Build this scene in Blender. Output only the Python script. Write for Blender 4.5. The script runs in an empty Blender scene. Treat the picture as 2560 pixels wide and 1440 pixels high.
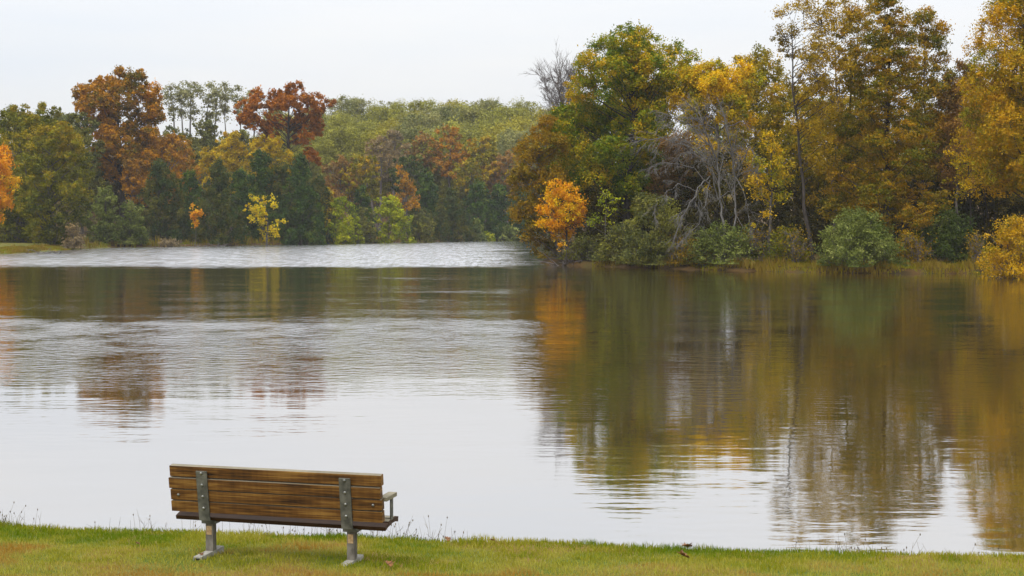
import bpy, math, random
import numpy as np
from mathutils import Vector

S = bpy.context.scene
COL = S.collection
R = math.radians

# ------------------------------------------------------------------ camera, sky, light, exposure
F = 3555.0                      # focal length in photo pixels (photo 2560 x 1440)
CAMZ = 3.5                      # lens height over the water (water is z = 0)
PITCH = math.atan(160.0 / F)
cd = bpy.data.cameras.new('camera'); cam = bpy.data.objects.new('camera', cd); COL.objects.link(cam)
cd.sensor_width = 36; cd.lens = 36 * F / 2560; cd.clip_end = 4000; cd.clip_start = 0.2
cam.location = (0, 0, CAMZ); cam.rotation_euler = (R(90) - PITCH, 0, 0)
S.camera = cam

SUN_EL, SUN_AZ = R(58), R(215)   # azimuth clockwise from +Y
w = bpy.data.worlds.new('World'); S.world = w; w.use_nodes = True
wn, wl = w.node_tree.nodes, w.node_tree.links
wn.clear()
wo = wn.new('ShaderNodeOutputWorld'); bg = wn.new('ShaderNodeBackground'); bg.inputs[1].default_value = 0.1
sky = wn.new('ShaderNodeTexSky'); sky.sky_type = 'NISHITA'; sky.sun_disc = False
sky.sun_elevation = SUN_EL; sky.sun_rotation = SUN_AZ; sky.dust_density = 3
tc = wn.new('ShaderNodeTexCoord'); sp = wn.new('ShaderNodeSeparateXYZ')
mr = wn.new('ShaderNodeMapRange'); mr.inputs[1].default_value = 0; mr.inputs[2].default_value = 1
mr.inputs[3].default_value = 8.3; mr.inputs[4].default_value = 22.0
mp = wn.new('ShaderNodeMapping'); mp.inputs['Scale'].default_value = (1.0, 1.0, 7.0)
nz = wn.new('ShaderNodeTexNoise'); nz.inputs['Scale'].default_value = 2.2; nz.inputs['Detail'].default_value = 5
cr = wn.new('ShaderNodeValToRGB')
cr.color_ramp.elements[0].position = 0.3; cr.color_ramp.elements[0].color = (0.87, 0.925, 1.0, 1)
cr.color_ramp.elements[1].position = 0.7; cr.color_ramp.elements[1].color = (1.0, 1.0, 1.0, 1)
vm = wn.new('ShaderNodeVectorMath'); vm.operation = 'SCALE'
mx = wn.new('ShaderNodeMixRGB'); mx.inputs[0].default_value = 0.93
wl.new(tc.outputs['Generated'], sp.inputs[0]); wl.new(sp.outputs['Z'], mr.inputs[0])
wl.new(tc.outputs['Generated'], mp.inputs[0]); wl.new(mp.outputs[0], nz.inputs['Vector'])
wl.new(nz.outputs[0], cr.inputs[0]); wl.new(cr.outputs[0], vm.inputs[0]); wl.new(mr.outputs[0], vm.inputs['Scale'])
wl.new(sky.outputs[0], mx.inputs[1]); wl.new(vm.outputs[0], mx.inputs[2])
wl.new(mx.outputs[0], bg.inputs[0]); wl.new(bg.outputs[0], wo.inputs[0])

sd = bpy.data.lights.new('sun', 'SUN'); sun = bpy.data.objects.new('sun', sd); COL.objects.link(sun)
sd.energy = 1.5; sd.angle = R(12); sd.color = (1.0, 0.96, 0.9)
dirv = Vector((math.sin(SUN_AZ) * math.cos(SUN_EL), math.cos(SUN_AZ) * math.cos(SUN_EL), math.sin(SUN_EL)))
sun.rotation_euler = (-dirv).to_track_quat('-Z', 'Y').to_euler(); sun.location = (0, 0, 60)

S.view_settings.view_transform = 'Standard'; S.view_settings.look = 'None'
S.view_settings.gamma = 1; S.view_settings.use_curve_mapping = False
S.view_settings.exposure = 0.0
cy = S.cycles
cy.max_bounces = 6; cy.diffuse_bounces = 3; cy.glossy_bounces = 2; cy.transmission_bounces = 2
cy.transparent_max_bounces = 4; cy.volume_bounces = 1; cy.caustics_reflective = False; cy.caustics_refractive = False
cy.use_denoising = True

# ------------------------------------------------------------------ helpers
def at(px, py, d):
    """the point at world distance y = d that the photo shows at (px, py)"""
    u, v = (px - 1280) / F, (720 - py) / F
    c, s = math.cos(PITCH), math.sin(PITCH)
    y = c + v * s; z = v * c - s
    return np.array([u * d / y, d, CAMZ + z * d / y])

def tag(o, label=None, cat=None, group=None, kind=None):
    if label: o['label'] = label
    if cat: o['category'] = cat
    if group: o['group'] = group
    if kind: o['kind'] = kind
    return o

def empty(name, loc, rz=0.0, scale=None):
    o = bpy.data.objects.new(name, None); COL.objects.link(o); o.location = loc; o.rotation_euler = (0, 0, rz)
    o.empty_display_size = 0.3
    if scale is not None: o.scale = scale
    return o

def mesh_np(name, V, loops, sizes, mats=(), parent=None, smooth=False, fattr=None, fmat=None):
    me = bpy.data.meshes.new(name)
    V = np.ascontiguousarray(V, dtype=np.float32); loops = np.ascontiguousarray(loops, dtype=np.int32).ravel()
    sizes = np.ascontiguousarray(sizes, dtype=np.int32)
    me.vertices.add(len(V)); me.vertices.foreach_set('co', V.ravel())
    me.loops.add(len(loops)); me.loops.foreach_set('vertex_index', loops)
    me.polygons.add(len(sizes))
    st = np.zeros(len(sizes), dtype=np.int32); st[1:] = np.cumsum(sizes)[:-1]
    me.polygons.foreach_set('loop_start', st); me.polygons.foreach_set('loop_total', sizes)
    if smooth: me.polygons.foreach_set('use_smooth', np.ones(len(sizes), dtype=bool))
    if fmat is not None: me.polygons.foreach_set('material_index', np.ascontiguousarray(fmat, dtype=np.int32))
    if fattr:
        for k, a in fattr.items():
            at_ = me.attributes.new(k, 'FLOAT', 'FACE'); at_.data.foreach_set('value', np.ascontiguousarray(a, dtype=np.float32))
    me.update(calc_edges=True)
    for m in (mats if isinstance(mats, (list, tuple)) else [mats]): me.materials.append(m)
    o = bpy.data.objects.new(name, me); COL.objects.link(o)
    if parent is not None: o.parent = parent
    return o

class Tubes:
    """tapered tubes along polylines, joined into one mesh"""
    def __init__(self): self.V = []; self.L = []; self.n = 0
    def add(self, pts, rad, sides=6):
        pts = np.asarray(pts, float); rad = np.asarray(rad, float); n = len(pts)
        t = np.gradient(pts, axis=0); t /= np.linalg.norm(t, axis=1, keepdims=True) + 1e-9
        ref = np.array([0, 0, 1.0]) if abs(t[0][2]) < 0.8 else np.array([1.0, 0, 0])
        a = np.cross(t, ref); a /= np.linalg.norm(a, axis=1, keepdims=True) + 1e-9
        b = np.cross(t, a)
        ph = np.arange(sides) * 2 * math.pi / sides
        ring = pts[:, None, :] + rad[:, None, None] * (np.cos(ph)[None, :, None] * a[:, None, :] + np.sin(ph)[None, :, None] * b[:, None, :])
        self.V.append(ring.reshape(-1, 3))
        i = np.arange(n - 1)[:, None] * sides; j = np.arange(sides)[None, :]; j2 = (j + 1) % sides
        q = np.stack([i + j, i + j2, i + sides + j2, i + sides + j], -1).reshape(-1, 4) + self.n
        self.L.append(q); self.n += n * sides
    def build(self, name, mat, parent=None):
        V = np.concatenate(self.V); L = np.concatenate(self.L)
        return mesh_np(name, V, L, np.full(len(L), 4), mat, parent, smooth=True)

def leaves_mesh(name, P, Nrm, L, W, tone, mat, parent, rng, along=None):
    """rhombic leaf faces centred on P"""
    n = len(P)
    r = rng.normal(size=(n, 3)) if along is None else along + rng.normal(size=(n, 3)) * 0.35
    a = r - (r * Nrm).sum(1, keepdims=True) * Nrm; a /= np.linalg.norm(a, axis=1, keepdims=True) + 1e-9
    b = np.cross(Nrm, a)
    l = (L * rng.uniform(0.65, 1.3, n))[:, None] * 0.5; wd = (W * rng.uniform(0.7, 1.25, n))[:, None] * 0.5
    fold = Nrm * wd * 0.35
    V = np.stack([P - a * l, P + b * wd + fold - a * l * 0.15, P + a * l, P - b * wd + fold - a * l * 0.15], 1).reshape(-1, 3)
    idx = np.arange(4 * n)
    return mesh_np(name, V, idx, np.full(n, 4), mat, parent, fattr={'tone': tone})

# ------------------------------------------------------------------ materials
def srgb(h, k=1.0):
    h = h.lstrip('#'); c = [int(h[i:i + 2], 16) / 255 for i in (0, 2, 4)]
    c = [(x / 12.92 if x <= 0.04045 else ((x + 0.055) / 1.055) ** 2.4) * k for x in c]
    return (min(c[0], .85), min(c[1], .85), min(c[2], .85), 1)

def sat(c, f=1.24):
    c = (c[0], c[1] * (1.07 if c[0] > c[1] * 1.05 else .95), c[2] * .85)
    l = .3 * c[0] + .59 * c[1] + .11 * c[2]
    return tuple(min(max(l + (v - l) * f, .002), .85) for v in c[:3]) + (1,)

def newmat(name):
    m = bpy.data.materials.new(name); m.use_nodes = True
    nt = m.node_tree; nt.nodes.clear()
    o = nt.nodes.new('ShaderNodeOutputMaterial')
    return m, nt.nodes, nt.links, o

LK = 1.45
HAZE = 0.00013   # haze density
BT = math.radians(8)   # lean of the bench back
def leafmat(name, cols, trans=0.2, k=None):
    """cols: hex leaf colours, from tone 0 to tone 1"""
    k = LK if k is None else k
    m, N, Lk, o = newmat(name)
    a = N.new('ShaderNodeAttribute'); a.attribute_name = 'tone'
    r = N.new('ShaderNodeValToRGB'); e = r.color_ramp.elements
    while len(e) < len(cols): e.new(0.5)
    for i, c in enumerate(cols):
        e[i].position = i / (len(cols) - 1); e[i].color = sat(srgb(c, k))
    d = N.new('ShaderNodeBsdfPrincipled'); d.inputs['Roughness'].default_value = 0.6
    d.inputs['Specular IOR Level'].default_value = 0.15
    t = N.new('ShaderNodeBsdfTranslucent'); x = N.new('ShaderNodeMixShader'); x.inputs[0].default_value = trans
    Lk.new(a.outputs['Fac'], r.inputs[0]); Lk.new(r.outputs[0], d.inputs['Base Color']); Lk.new(r.outputs[0], t.inputs[0])
    Lk.new(d.outputs[0], x.inputs[1]); Lk.new(t.outputs[0], x.inputs[2]); Lk.new(x.outputs[0], o.inputs[0])
    return m

def noisemat(name, c1, c2, scale=(1, 1, 1), nscale=8, rough=0.8, bump=0.2, bdist=0.01, c3=None, coord='Object', metallic=0.0, lo=0.35, hi=0.65, spec=0.3):
    m, N, Lk, o = newmat(name)
    t = N.new('ShaderNodeTexCoord'); mp = N.new('ShaderNodeMapping'); mp.inputs['Scale'].default_value = scale
    n = N.new('ShaderNodeTexNoise'); n.inputs['Scale'].default_value = nscale; n.inputs['Detail'].default_value = 6
    r = N.new('ShaderNodeValToRGB'); e = r.color_ramp.elements
    e[0].position = lo; e[0].color = c1; e[1].position = hi; e[1].color = c2
    if c3: q = e.new((lo + hi) / 2); q.color = c3
    d = N.new('ShaderNodeBsdfPrincipled'); d.inputs['Roughness'].default_value = rough; d.inputs['Metallic'].default_value = metallic
    d.inputs['Specular IOR Level'].default_value = spec
    b = N.new('ShaderNodeBump'); b.inputs['Strength'].default_value = bump; b.inputs['Distance'].default_value = bdist
    Lk.new(t.outputs[coord], mp.inputs[0]); Lk.new(mp.outputs[0], n.inputs['Vector']); Lk.new(n.outputs[0], r.inputs[0])
    Lk.new(r.outputs[0], d.inputs['Base Color']); Lk.new(n.outputs[0], b.inputs['Height']); Lk.new(b.outputs[0], d.inputs['Normal'])
    Lk.new(d.outputs[0], o.inputs[0])
    return m

M = {}
M['rust'] = leafmat('rust leaves', ['544c1c', '765a1c', '946a1e', 'aa7822', 'ba8a2a'])
M['redrust'] = leafmat('red rust leaves', ['5a3c20', '724822', '845222', '9a621c', 'ac7610'])
M['orange'] = leafmat('orange leaves', ['b87c14', 'cc8e14', 'da9c18', 'e4aa1c', 'ecb820'], k=1.2)
M['golden'] = leafmat('golden leaves', ['68701c', '8c8420', 'b0921c', 'c6a01c', 'd8a81c'], k=1.35)
M['oak'] = leafmat('green and gold leaves', ['3c501c', '54661e', '727820', '968422', 'b08a24'])
M['pinoak'] = leafmat('olive gold brown leaves', ['484e1c', '66601c', '846e1c', '9c781e', 'aa822a'], k=1.25)
M['olive'] = leafmat('olive leaves', ['3c441e', '525626', '686428', '7a6e2c', '8a7430'])
M['olivegold'] = leafmat('olive gold leaves', ['4c4e20', '66602a', '7e702c', '947a2c', 'a4822c'])
M['brownolive'] = leafmat('brown olive leaves', ['4c4a20', '645624', '76602a', '866a30', '7c5c30'])
M['cedar'] = leafmat('cedar sprays', ['1e2c1c', '2c3e22', '384c26', '46582a', '58602e'], 0.15)
M['cedarbrown'] = leafmat('browning cedar sprays', ['22301c', '303f22', '424a28', '50502a', '5c5a30'], 0.15)
M['sage'] = leafmat('sage leaves', ['424e2c', '545f36', '646d42', '747d4c', '8a8f60'], k=1.3)
M['willow'] = leafmat('grey green leaves', ['3e4630', '505638', '62663e', '706e42', '7e7a48'], k=1.25)
M['lime'] = leafmat('lime leaves', ['5a682a', '7a862c', '929a30', 'a4a636', 'aea840'], k=1.25)
M['pale'] = leafmat('pale green leaves', ['626440', '767648', '8a8650', '989058', 'a29860'], k=1.2)
M['palegold'] = leafmat('pale gold green leaves', ['6c6640', '827c46', '96884e', 'a09456', 'a89a5e'], k=1.2)
M['palegrey'] = leafmat('pale grey green leaves', ['58603e', '6c7450', '808460', '8e8e66', '98966c'], k=1.15)
M['wispy'] = leafmat('faded green leaves', ['747a56', '7e8260', '88886a', '929070', '989474'], k=1.1)
M['tan'] = leafmat('tan gold leaves', ['7c6a3c', '94803e', 'a68c46', 'b29650', 'ba9a50'])
M['brown'] = leafmat('dry brown leaves', ['5c4c38', '70583e', '806246', '8c6a48', '94704a'])
M['mauve'] = leafmat('grey mauve twigs', ['5c504c', '6e6056', '78685c', '806c58', '86705c'])
M['rusthaze'] = leafmat('faded rust leaves', ['6c5838', '80603c', '926a3e', 'a0703e', '9c7a44'])
M['sparse'] = leafmat('tan yellow leaves', ['64582c', '806a34', '967a3c', 'a28446', 'ae9050'], k=1.2)
M['yellow'] = leafmat('yellow leaves', ['8a8428', 'a8982c', 'c0a434', 'ccaa40', 'd6b04c'])
M['yolk'] = leafmat('yolk yellow leaves', ['6c741e', '8a8020', 'a88c20', 'b8901e', 'c09420'], k=1.15)
M['orangebush'] = leafmat('orange tan bush leaves', ['6a642c', '88702c', 'a07c30', 'ae8a3a', 'b08c4c'])
M['darkfill'] = leafmat('wood leaves with painted shade', ['343818', '464620', '585022', '685826', '5c4a26'], k=.6)  # leaf colours darkened to stand for the shade under the crowns
M['darkgreen'] = leafmat('dark green leaves', ['26321c', '323f22', '404c2a', '505a32', '60683a'])
M['bark'] = noisemat('grey brown bark', (0.06, 0.05, 0.042, 1), (0.16, 0.14, 0.12, 1), (3, 3, .6), 3, .9, .6, .03)
M['darkbark'] = noisemat('dark bark', (0.03, 0.024, 0.02, 1), (0.075, 0.06, 0.05, 1), (3, 3, .6), 3, .9, .6, .03)
M['palebark'] = noisemat('pale grey bark', (0.11, 0.10, 0.09, 1), (0.22, 0.205, 0.19, 1), (3, 3, .6), 3, .9, .4, .02)
M['mauvebark'] = noisemat('mauve grey bark', (0.12, 0.10, 0.095, 1), (0.2, 0.17, 0.16, 1), (3, 3, .6), 3, .9, .4, .02)

# ------------------------------------------------------------------ lake outline and terrain
LAKE = np.array([(-5.2, 15.35), (-3.07, 14.85), (0, 14.2), (1.9, 13.8), (4.45, 13.25), (9, 12.6), (22, 14), (45, 28), (55, 55), (46, 76), (36, 87),
                 (33.2, 95), (32, 100.3), (27.4, 100.3), (22.1, 102), (15.8, 107.5), (10, 114), (5.6, 119), (2.8, 122.3), (2.0, 127), (5, 133), (16, 142), (40, 165),
                 (80, 200), (130, 250), (150, 300), (120, 335), (60, 330), (25, 312), (1.7, 303), (-12, 285), (-27.7, 259), (-44, 230),
                 (-59, 212), (-59.5, 196), (-58.3, 166), (-72, 140), (-84, 90), (-66, 40), (-30, 21), (-12, 16.8)])

def sdf(x, y):
    """distance from the shoreline, positive on land"""
    x = np.asarray(x, float); y = np.asarray(y, float)
    best = np.full(x.shape, 1e9); ins = np.zeros(x.shape, bool)
    n = len(LAKE)
    for i in range(n):
        x0, y0 = LAKE[i]; x1, y1 = LAKE[(i + 1) % n]
        dx, dy = x1 - x0, y1 - y0
        t = np.clip(((x - x0) * dx + (y - y0) * dy) / (dx * dx + dy * dy), 0, 1)
        best = np.minimum(best, np.hypot(x - x0 - t * dx, y - y0 - t * dy))
        c = ((y0 > y) != (y1 > y)) & (x < dx * (y - y0) / (dy if dy else 1e-9) + x0)
        ins ^= c
    return np.where(ins, -best, best)

def sstep(a, b, v):
    t = np.clip((v - a) / (b - a), 0, 1); return t * t * (3 - 2 * t)

def height(x, y):
    x = np.asarray(x, float); y = np.asarray(y, float)
    s = sdf(x, y)
    s = s + sstep(25, 60, y) * (.35 * np.sin(x * 1.9 + y * .3) + .3 * np.sin(x * .77 - 1 + y * .5) + .2 * np.sin(x * 4.3))
    wob = 0.25 * np.sin(x * .31 + y * .17) + 0.2 * np.sin(x * .13 - y * .23)
    near = 1.87 - 0.1025 * y + 0.012 * np.sin(x * 2.1 + y) + 0.01 * np.sin(x * .9 - y * 1.7)
    near = np.where(y < 2, 1.7 + 0.006 * (2 - y), near)
    bank = s * 0.62 + 0.03 * np.sin(x * 3.1)
    bank = bank - .06
    nearz = np.minimum(near, bank)
    nearz = np.where(s < 0, np.maximum(s * 0.5, -2.5), nearz)
    hill = 21 * sstep(10, 130, s) * sstep(150, 250, y) * (1 - 0.25 * sstep(20, 90, x)) + 5 * sstep(150, 400, s)
    farz = np.where(s > 0, 0.35 * sstep(0, 1.2, s) + 0.033 * np.minimum(s, 40) + hill + wob * sstep(2, 20, s) * .5, np.maximum(s * 0.4, -2.5))
    k = sstep(16, 30, y) * 1.0
    side = sstep(30, 60, np.abs(x)); k = np.maximum(k, side)
    return nearz * (1 - k) + farz * k

def hz(x, y): return float(height(np.array([x]), np.array([y]))[0])

def grow(a, b, s0, g):
    out = [a]; s = s0
    while out[-1] < b: out.append(out[-1] + s); s *= g
    return out
xs = sorted(set([-v for v in grow(12, 1000, .8, 1.045)] + list(np.arange(-12, 12.01, .3)) + grow(12, 1000, .8, 1.045)))
ys = sorted(set([-v for v in grow(0, 150, 2, 1.2)] + list(np.arange(0, 9, 1.0)) + list(np.arange(9, 17, .2)) + grow(17, 330, 1.0, 1.006) + grow(332, 1000, 3, 1.06)))
gx, gy = np.meshgrid(xs, ys)
gz = height(gx, gy)
nx, ny = len(xs), len(ys)
i, j = np.meshgrid(np.arange(nx - 1), np.arange(ny - 1))
q = (j * nx + i).ravel()
quads = np.stack([q, q + 1, q + nx + 1, q + nx], 1)
cx = gx[:-1, :-1].ravel(); cyy = gy[:-1, :-1].ravel()
lawn = sstep(0.3, 0.5, 1 - sstep(18, 24, cyy)) + ((cx < -50) & (cyy > 150) & (cyy < 210) & (sdf(cx, cyy) < 42)) * 1.0
def groundmat():
    m, N, Lk, o = newmat('ground')
    tcd = N.new('ShaderNodeNewGeometry')
    def noise(sc, det=5):
        n = N.new('ShaderNodeTexNoise'); n.inputs['Scale'].default_value = sc; n.inputs['Detail'].default_value = det
        Lk.new(tcd.outputs['Position'], n.inputs['Vector']); return n
    def ramp(src, st):
        r = N.new('ShaderNodeValToRGB'); e = r.color_ramp.elements
        while len(e) < len(st): e.new(.5)
        for k, (p, c) in enumerate(st): e[k].position = p; e[k].color = c
        Lk.new(src, r.inputs[0]); return r
    n1 = noise(1.3); n2 = noise(40, 3); n3 = noise(.35, 8)
    g = ramp(n1.outputs[0], [(.35, srgb('5f7028')), (.5, srgb('7d7a38')), (.62, srgb('8c7440'))])
    f = ramp(n2.outputs[0], [(.3, (.5, .5, .5, 1)), (.7, (1, 1, 1, 1))])
    x1 = N.new('ShaderNodeMixRGB'); x1.blend_type = 'MULTIPLY'; x1.inputs[0].default_value = .8
    Lk.new(g.outputs[0], x1.inputs[1]); Lk.new(f.outputs[0], x1.inputs[2])
    l = ramp(n3.outputs[0], [(.35, srgb('342c1a')), (.5, srgb('5a4426')), (.65, srgb('4a4420'))])
    a = N.new('ShaderNodeAttribute'); a.attribute_name = 'lawn'
    x2 = N.new('ShaderNodeMixRGB'); Lk.new(a.outputs['Fac'], x2.inputs[0]); Lk.new(l.outputs[0], x2.inputs[1]); Lk.new(x1.outputs[0], x2.inputs[2])
    d = N.new('ShaderNodeBsdfPrincipled'); d.inputs['Roughness'].default_value = .95; d.inputs['Specular IOR Level'].default_value = .1
    b = N.new('ShaderNodeBump'); b.inputs['Strength'].default_value = .6; b.inputs['Distance'].default_value = .03
    Lk.new(n2.outputs[0], b.inputs['Height']); Lk.new(b.outputs[0], d.inputs['Normal'])
    Lk.new(x2.outputs[0], d.inputs['Base Color']); Lk.new(d.outputs[0], o.inputs[0])
    return m
go = mesh_np('ground', np.stack([gx.ravel(), gy.ravel(), gz.ravel()], 1), quads, np.full(len(quads), 4), groundmat(), smooth=True, fattr={'lawn': np.clip(lawn, 0, 1)})
tag(go, kind='structure')

# ------------------------------------------------------------------ water
def watermat():
    m, N, Lk, o = newmat('lake water')
    g = N.new('ShaderNodeNewGeometry')
    def math_(op, a, b=None, c=None):
        n = N.new('ShaderNodeMath'); n.operation = op
        for k, v in enumerate((a, b, c)):
            if v is None: continue
            if isinstance(v, (int, float)): n.inputs[k].default_value = v
            else: Lk.new(v, n.inputs[k])
        return n.outputs[0]
    def mrange(v, a, b, c=0.0, d=1.0):
        n = N.new('ShaderNodeMapRange'); n.interpolation_type = 'SMOOTHSTEP'
        n.inputs[1].default_value = a; n.inputs[2].default_value = b; n.inputs[3].default_value = c; n.inputs[4].default_value = d
        Lk.new(v, n.inputs[0]); return n.outputs[0]
    def noise(scale, detail=2, rough=.5, rot=0, off=0):
        mp = N.new('ShaderNodeMapping'); mp.inputs['Scale'].default_value = scale; mp.inputs['Rotation'].default_value = (0, 0, rot)
        mp.inputs['Location'].default_value = (off, off * .7, 0)
        n = N.new('ShaderNodeTexNoise'); n.inputs['Scale'].default_value = 1; n.inputs['Detail'].default_value = detail; n.inputs['Roughness'].default_value = rough
        Lk.new(g.outputs['Position'], mp.inputs[0]); Lk.new(mp.outputs[0], n.inputs['Vector']); return n.outputs[0]
    s = N.new('ShaderNodeSeparateXYZ'); Lk.new(g.outputs['Position'], s.inputs[0])
    X, Y = s.outputs[0], s.outputs[1]
    wl_ = noise((.035, .10, 1), 4, .6, 0, 3)                       # large wander of the wind lanes
    wr = math_('SUBTRACT', wl_, .5)
    fj = math_('MULTIPLY', math_('SUBTRACT', noise((.22, .4, 1), 6, .75, 0, 23), .5), .20)
    Yw = math_('MULTIPLY', Y, math_('ADD', math_('ADD', 1.0, fj), math_('MULTIPLY', wr, .16)))
    ang = math_('DIVIDE', X, Y)
    angw = math_('ADD', ang, math_('MULTIPLY', wr, .09))
    left = mrange(angw, -.03, .03, 1, 0)                          # open water left of the wooded point
    farlane = math_('MULTIPLY', mrange(Yw, WZ[0], WZ[1]), left)
    midlane = math_('MULTIPLY', math_('MULTIPLY', mrange(Yw, WZ[2], WZ[3]), mrange(Yw, WZ[4], WZ[5], 1, 0)), mrange(angw, .0, .035, 1, 0))
    streak = math_('MULTIPLY', math_('MULTIPLY', mrange(noise((.06, .10, 1), 6, .75, .03, 9), .48, .64), mrange(ang, -.16, -.10)), mrange(angw, .0, .02, 1, 0))
    streak = math_('MULTIPLY', streak, mrange(Y, 50, 60))
    patch = noise((.45, .40, 1), 7, .75, 0, 17)
    pm = mrange(patch, .38, .6, .25, 1.4)
    ruf = math_('MAXIMUM', math_('MAXIMUM', farlane, math_('MULTIPLY', midlane, .8)), math_('MULTIPLY', streak, .45))
    ruf = math_('MULTIPLY', ruf, pm)
    fpat = mrange(noise((2.2, .16, 1), 5, .8, .02, 51), .38, .62, .55, 1.5)
    ruf = math_('MULTIPLY', ruf, math_('ADD', math_('MULTIPLY', farlane, math_('SUBTRACT', fpat, 1.0)), math_('ADD', 1.0, math_('MULTIPLY', farlane, 1.0))))
    fine = noise((2.4, 3.2, 1), 3, .6, .12)
    fine2 = noise((2.4, 2.9, 1), 2, .5, -.5, 5)
    h1 = math_('MULTIPLY', math_('SUBTRACT', math_('ADD', fine, math_('MULTIPLY', fine2, .6)), .8), math_('MULTIPLY', ruf, WA[0]))
    calm = noise((1.7, 4.4, 1), 3, .45, .06, 31)
    swell = noise((.4, .9, 1), 2, .5, -.08, 11)
    amp = math_('MULTIPLY', mrange(Y, 14, 60, WA[1], WA[2]), mrange(noise((.12, .3, 1), 2, .5, 0, 41), .35, .65, .35, 1.4))
    h2 = math_('MULTIPLY', math_('SUBTRACT', calm, .5), amp)
    h3 = math_('MULTIPLY', swell, WA[3])
    h = math_('ADD', math_('ADD', h1, h2), h3)
    b = N.new('ShaderNodeBump'); b.inputs['Strength'].default_value = 1; b.inputs['Distance'].default_value = 1
    Lk.new(h, b.inputs['Height'])
    gl = N.new('ShaderNodeBsdfGlossy'); gl.inputs['Roughness'].default_value = .03; gl.inputs[0].default_value = (.95, .945, .965, 1)
    rgh = math_('ADD', math_('ADD', mrange(ruf, 0, 1, .03, .08), math_('MULTIPLY', math_('MULTIPLY', farlane, fpat), .11)), math_('MULTIPLY', math_('MULTIPLY', midlane, pm), .05))
    Lk.new(rgh, gl.inputs['Roughness'])
    df = N.new('ShaderNodeBsdfDiffuse'); df.inputs[0].default_value = (.11, .078, .022, 1)
    fr = N.new('ShaderNodeFresnel'); fr.inputs[0].default_value = 1.33
    f2 = math_('POWER', fr.outputs[0], WA[4])
    x = N.new('ShaderNodeMixShader'); Lk.new(f2, x.inputs[0]); Lk.new(df.outputs[0], x.inputs[1]); Lk.new(gl.outputs[0], x.inputs[2])
    Lk.new(b.outputs[0], gl.inputs['Normal'])
    Lk.new(x.outputs[0], o.inputs[0])
    return m
WZ = (108, 124, 26, 54, 50, 55)          # where the wind lanes begin and end, metres out
WA = (0.055, 0.0024, 0.009, 0.006, 0.27)  # ripple heights: ruffled, calm near, calm far, swell; reflectance power
wx = np.array([-140, 200.0]); 
wat = mesh_np('water', [(-140, 10, 0), (210, 10, 0), (210, 380, 0), (-140, 380, 0)], [0, 1, 2, 3], [4], watermat())
tag(wat, kind='structure')

# ------------------------------------------------------------------ trees
PROF = {
    'round': lambda t: np.sqrt(np.clip(1 - (2 * t - .9) ** 2 / 1.25, 0, 1)),
    'oval': lambda t: np.sqrt(np.clip(1 - (2 * t - 1) ** 2, 0, 1)) ** .8,
    'cone': lambda t: np.clip(1.04 - t, 0, 1) ** .62,
    'pyramid': lambda t: np.clip(1.05 - t, 0, 1) ** .6,
    'vase': lambda t: np.where(t < .72, .35 + .65 * t / .72, np.sqrt(np.clip(1 - ((t - .72) / .3) ** 2, 0, 1))),
    'bush': lambda t: np.sqrt(np.clip(1 - t * t * .97, 0, 1)),
    'flat': lambda t: np.where(t < .8, .25 + .75 * t / .8, np.sqrt(np.clip(1 - ((t - .8) / .22) ** 2, 0, 1))),
}
def auto_lobes(rng, H, Rd, cb, prof, n, size):
    """lobes (x,y,z,r,tone) that fill a crown from height cb to H with radius Rd"""
    out = []; f = PROF[prof]; ch = H - cb
    for i in range(n):
        t = (i + rng.uniform(.1, .9)) / n; t = t ** 1.35 if prof == 'bush' else t; a = i * 2.4 + rng.uniform(-.5, .5)
        rf = float(f(np.array(t)))
        r = Rd * size * rng.uniform(.75, 1.25) * (.55 + .45 * rf)
        k = max(0, Rd * rf - r * .75) * rng.uniform(.75, 1.1)
        z = min(cb + ch * t, H - r * .75); z = max(z, cb + r * (.15 if prof == 'bush' else .4))
        out.append((k * math.cos(a), k * math.sin(a), z, r, rng.uniform(-1, 1)))
    if prof == 'bush':
        for i in range(n // 2):
            a = rng.uniform(0, 6.28); t = rng.uniform(.1, 1.0); k = Rd * float(f(np.array(t * .95))) * rng.uniform(.8, 1.12)
            out.append((k * math.cos(a), k * math.sin(a), cb + ch * t * rng.uniform(.7, 1.05), Rd * rng.uniform(.08, .18), rng.uniform(-1, 1)))
    m = max(2, n // 5)
    for i in range(m):
        t = (i + .7) / (m + .6); out.append((rng.normal() * Rd * .06, rng.normal() * Rd * .06, cb + ch * t * .95, Rd * .38 * float(f(np.array(t))) + .25, 0.0))
    return out

def wander(rng, a, b, n, amp):
    a = np.asarray(a, float); b = np.asarray(b, float)
    t = np.linspace(0, 1, n)[:, None]; p = a + (b - a) * t
    L = np.linalg.norm(b - a)
    p += np.cumsum(rng.normal(size=(n, 3)) * amp * L / n, axis=0) * np.sin(t * math.pi)
    return p

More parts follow.
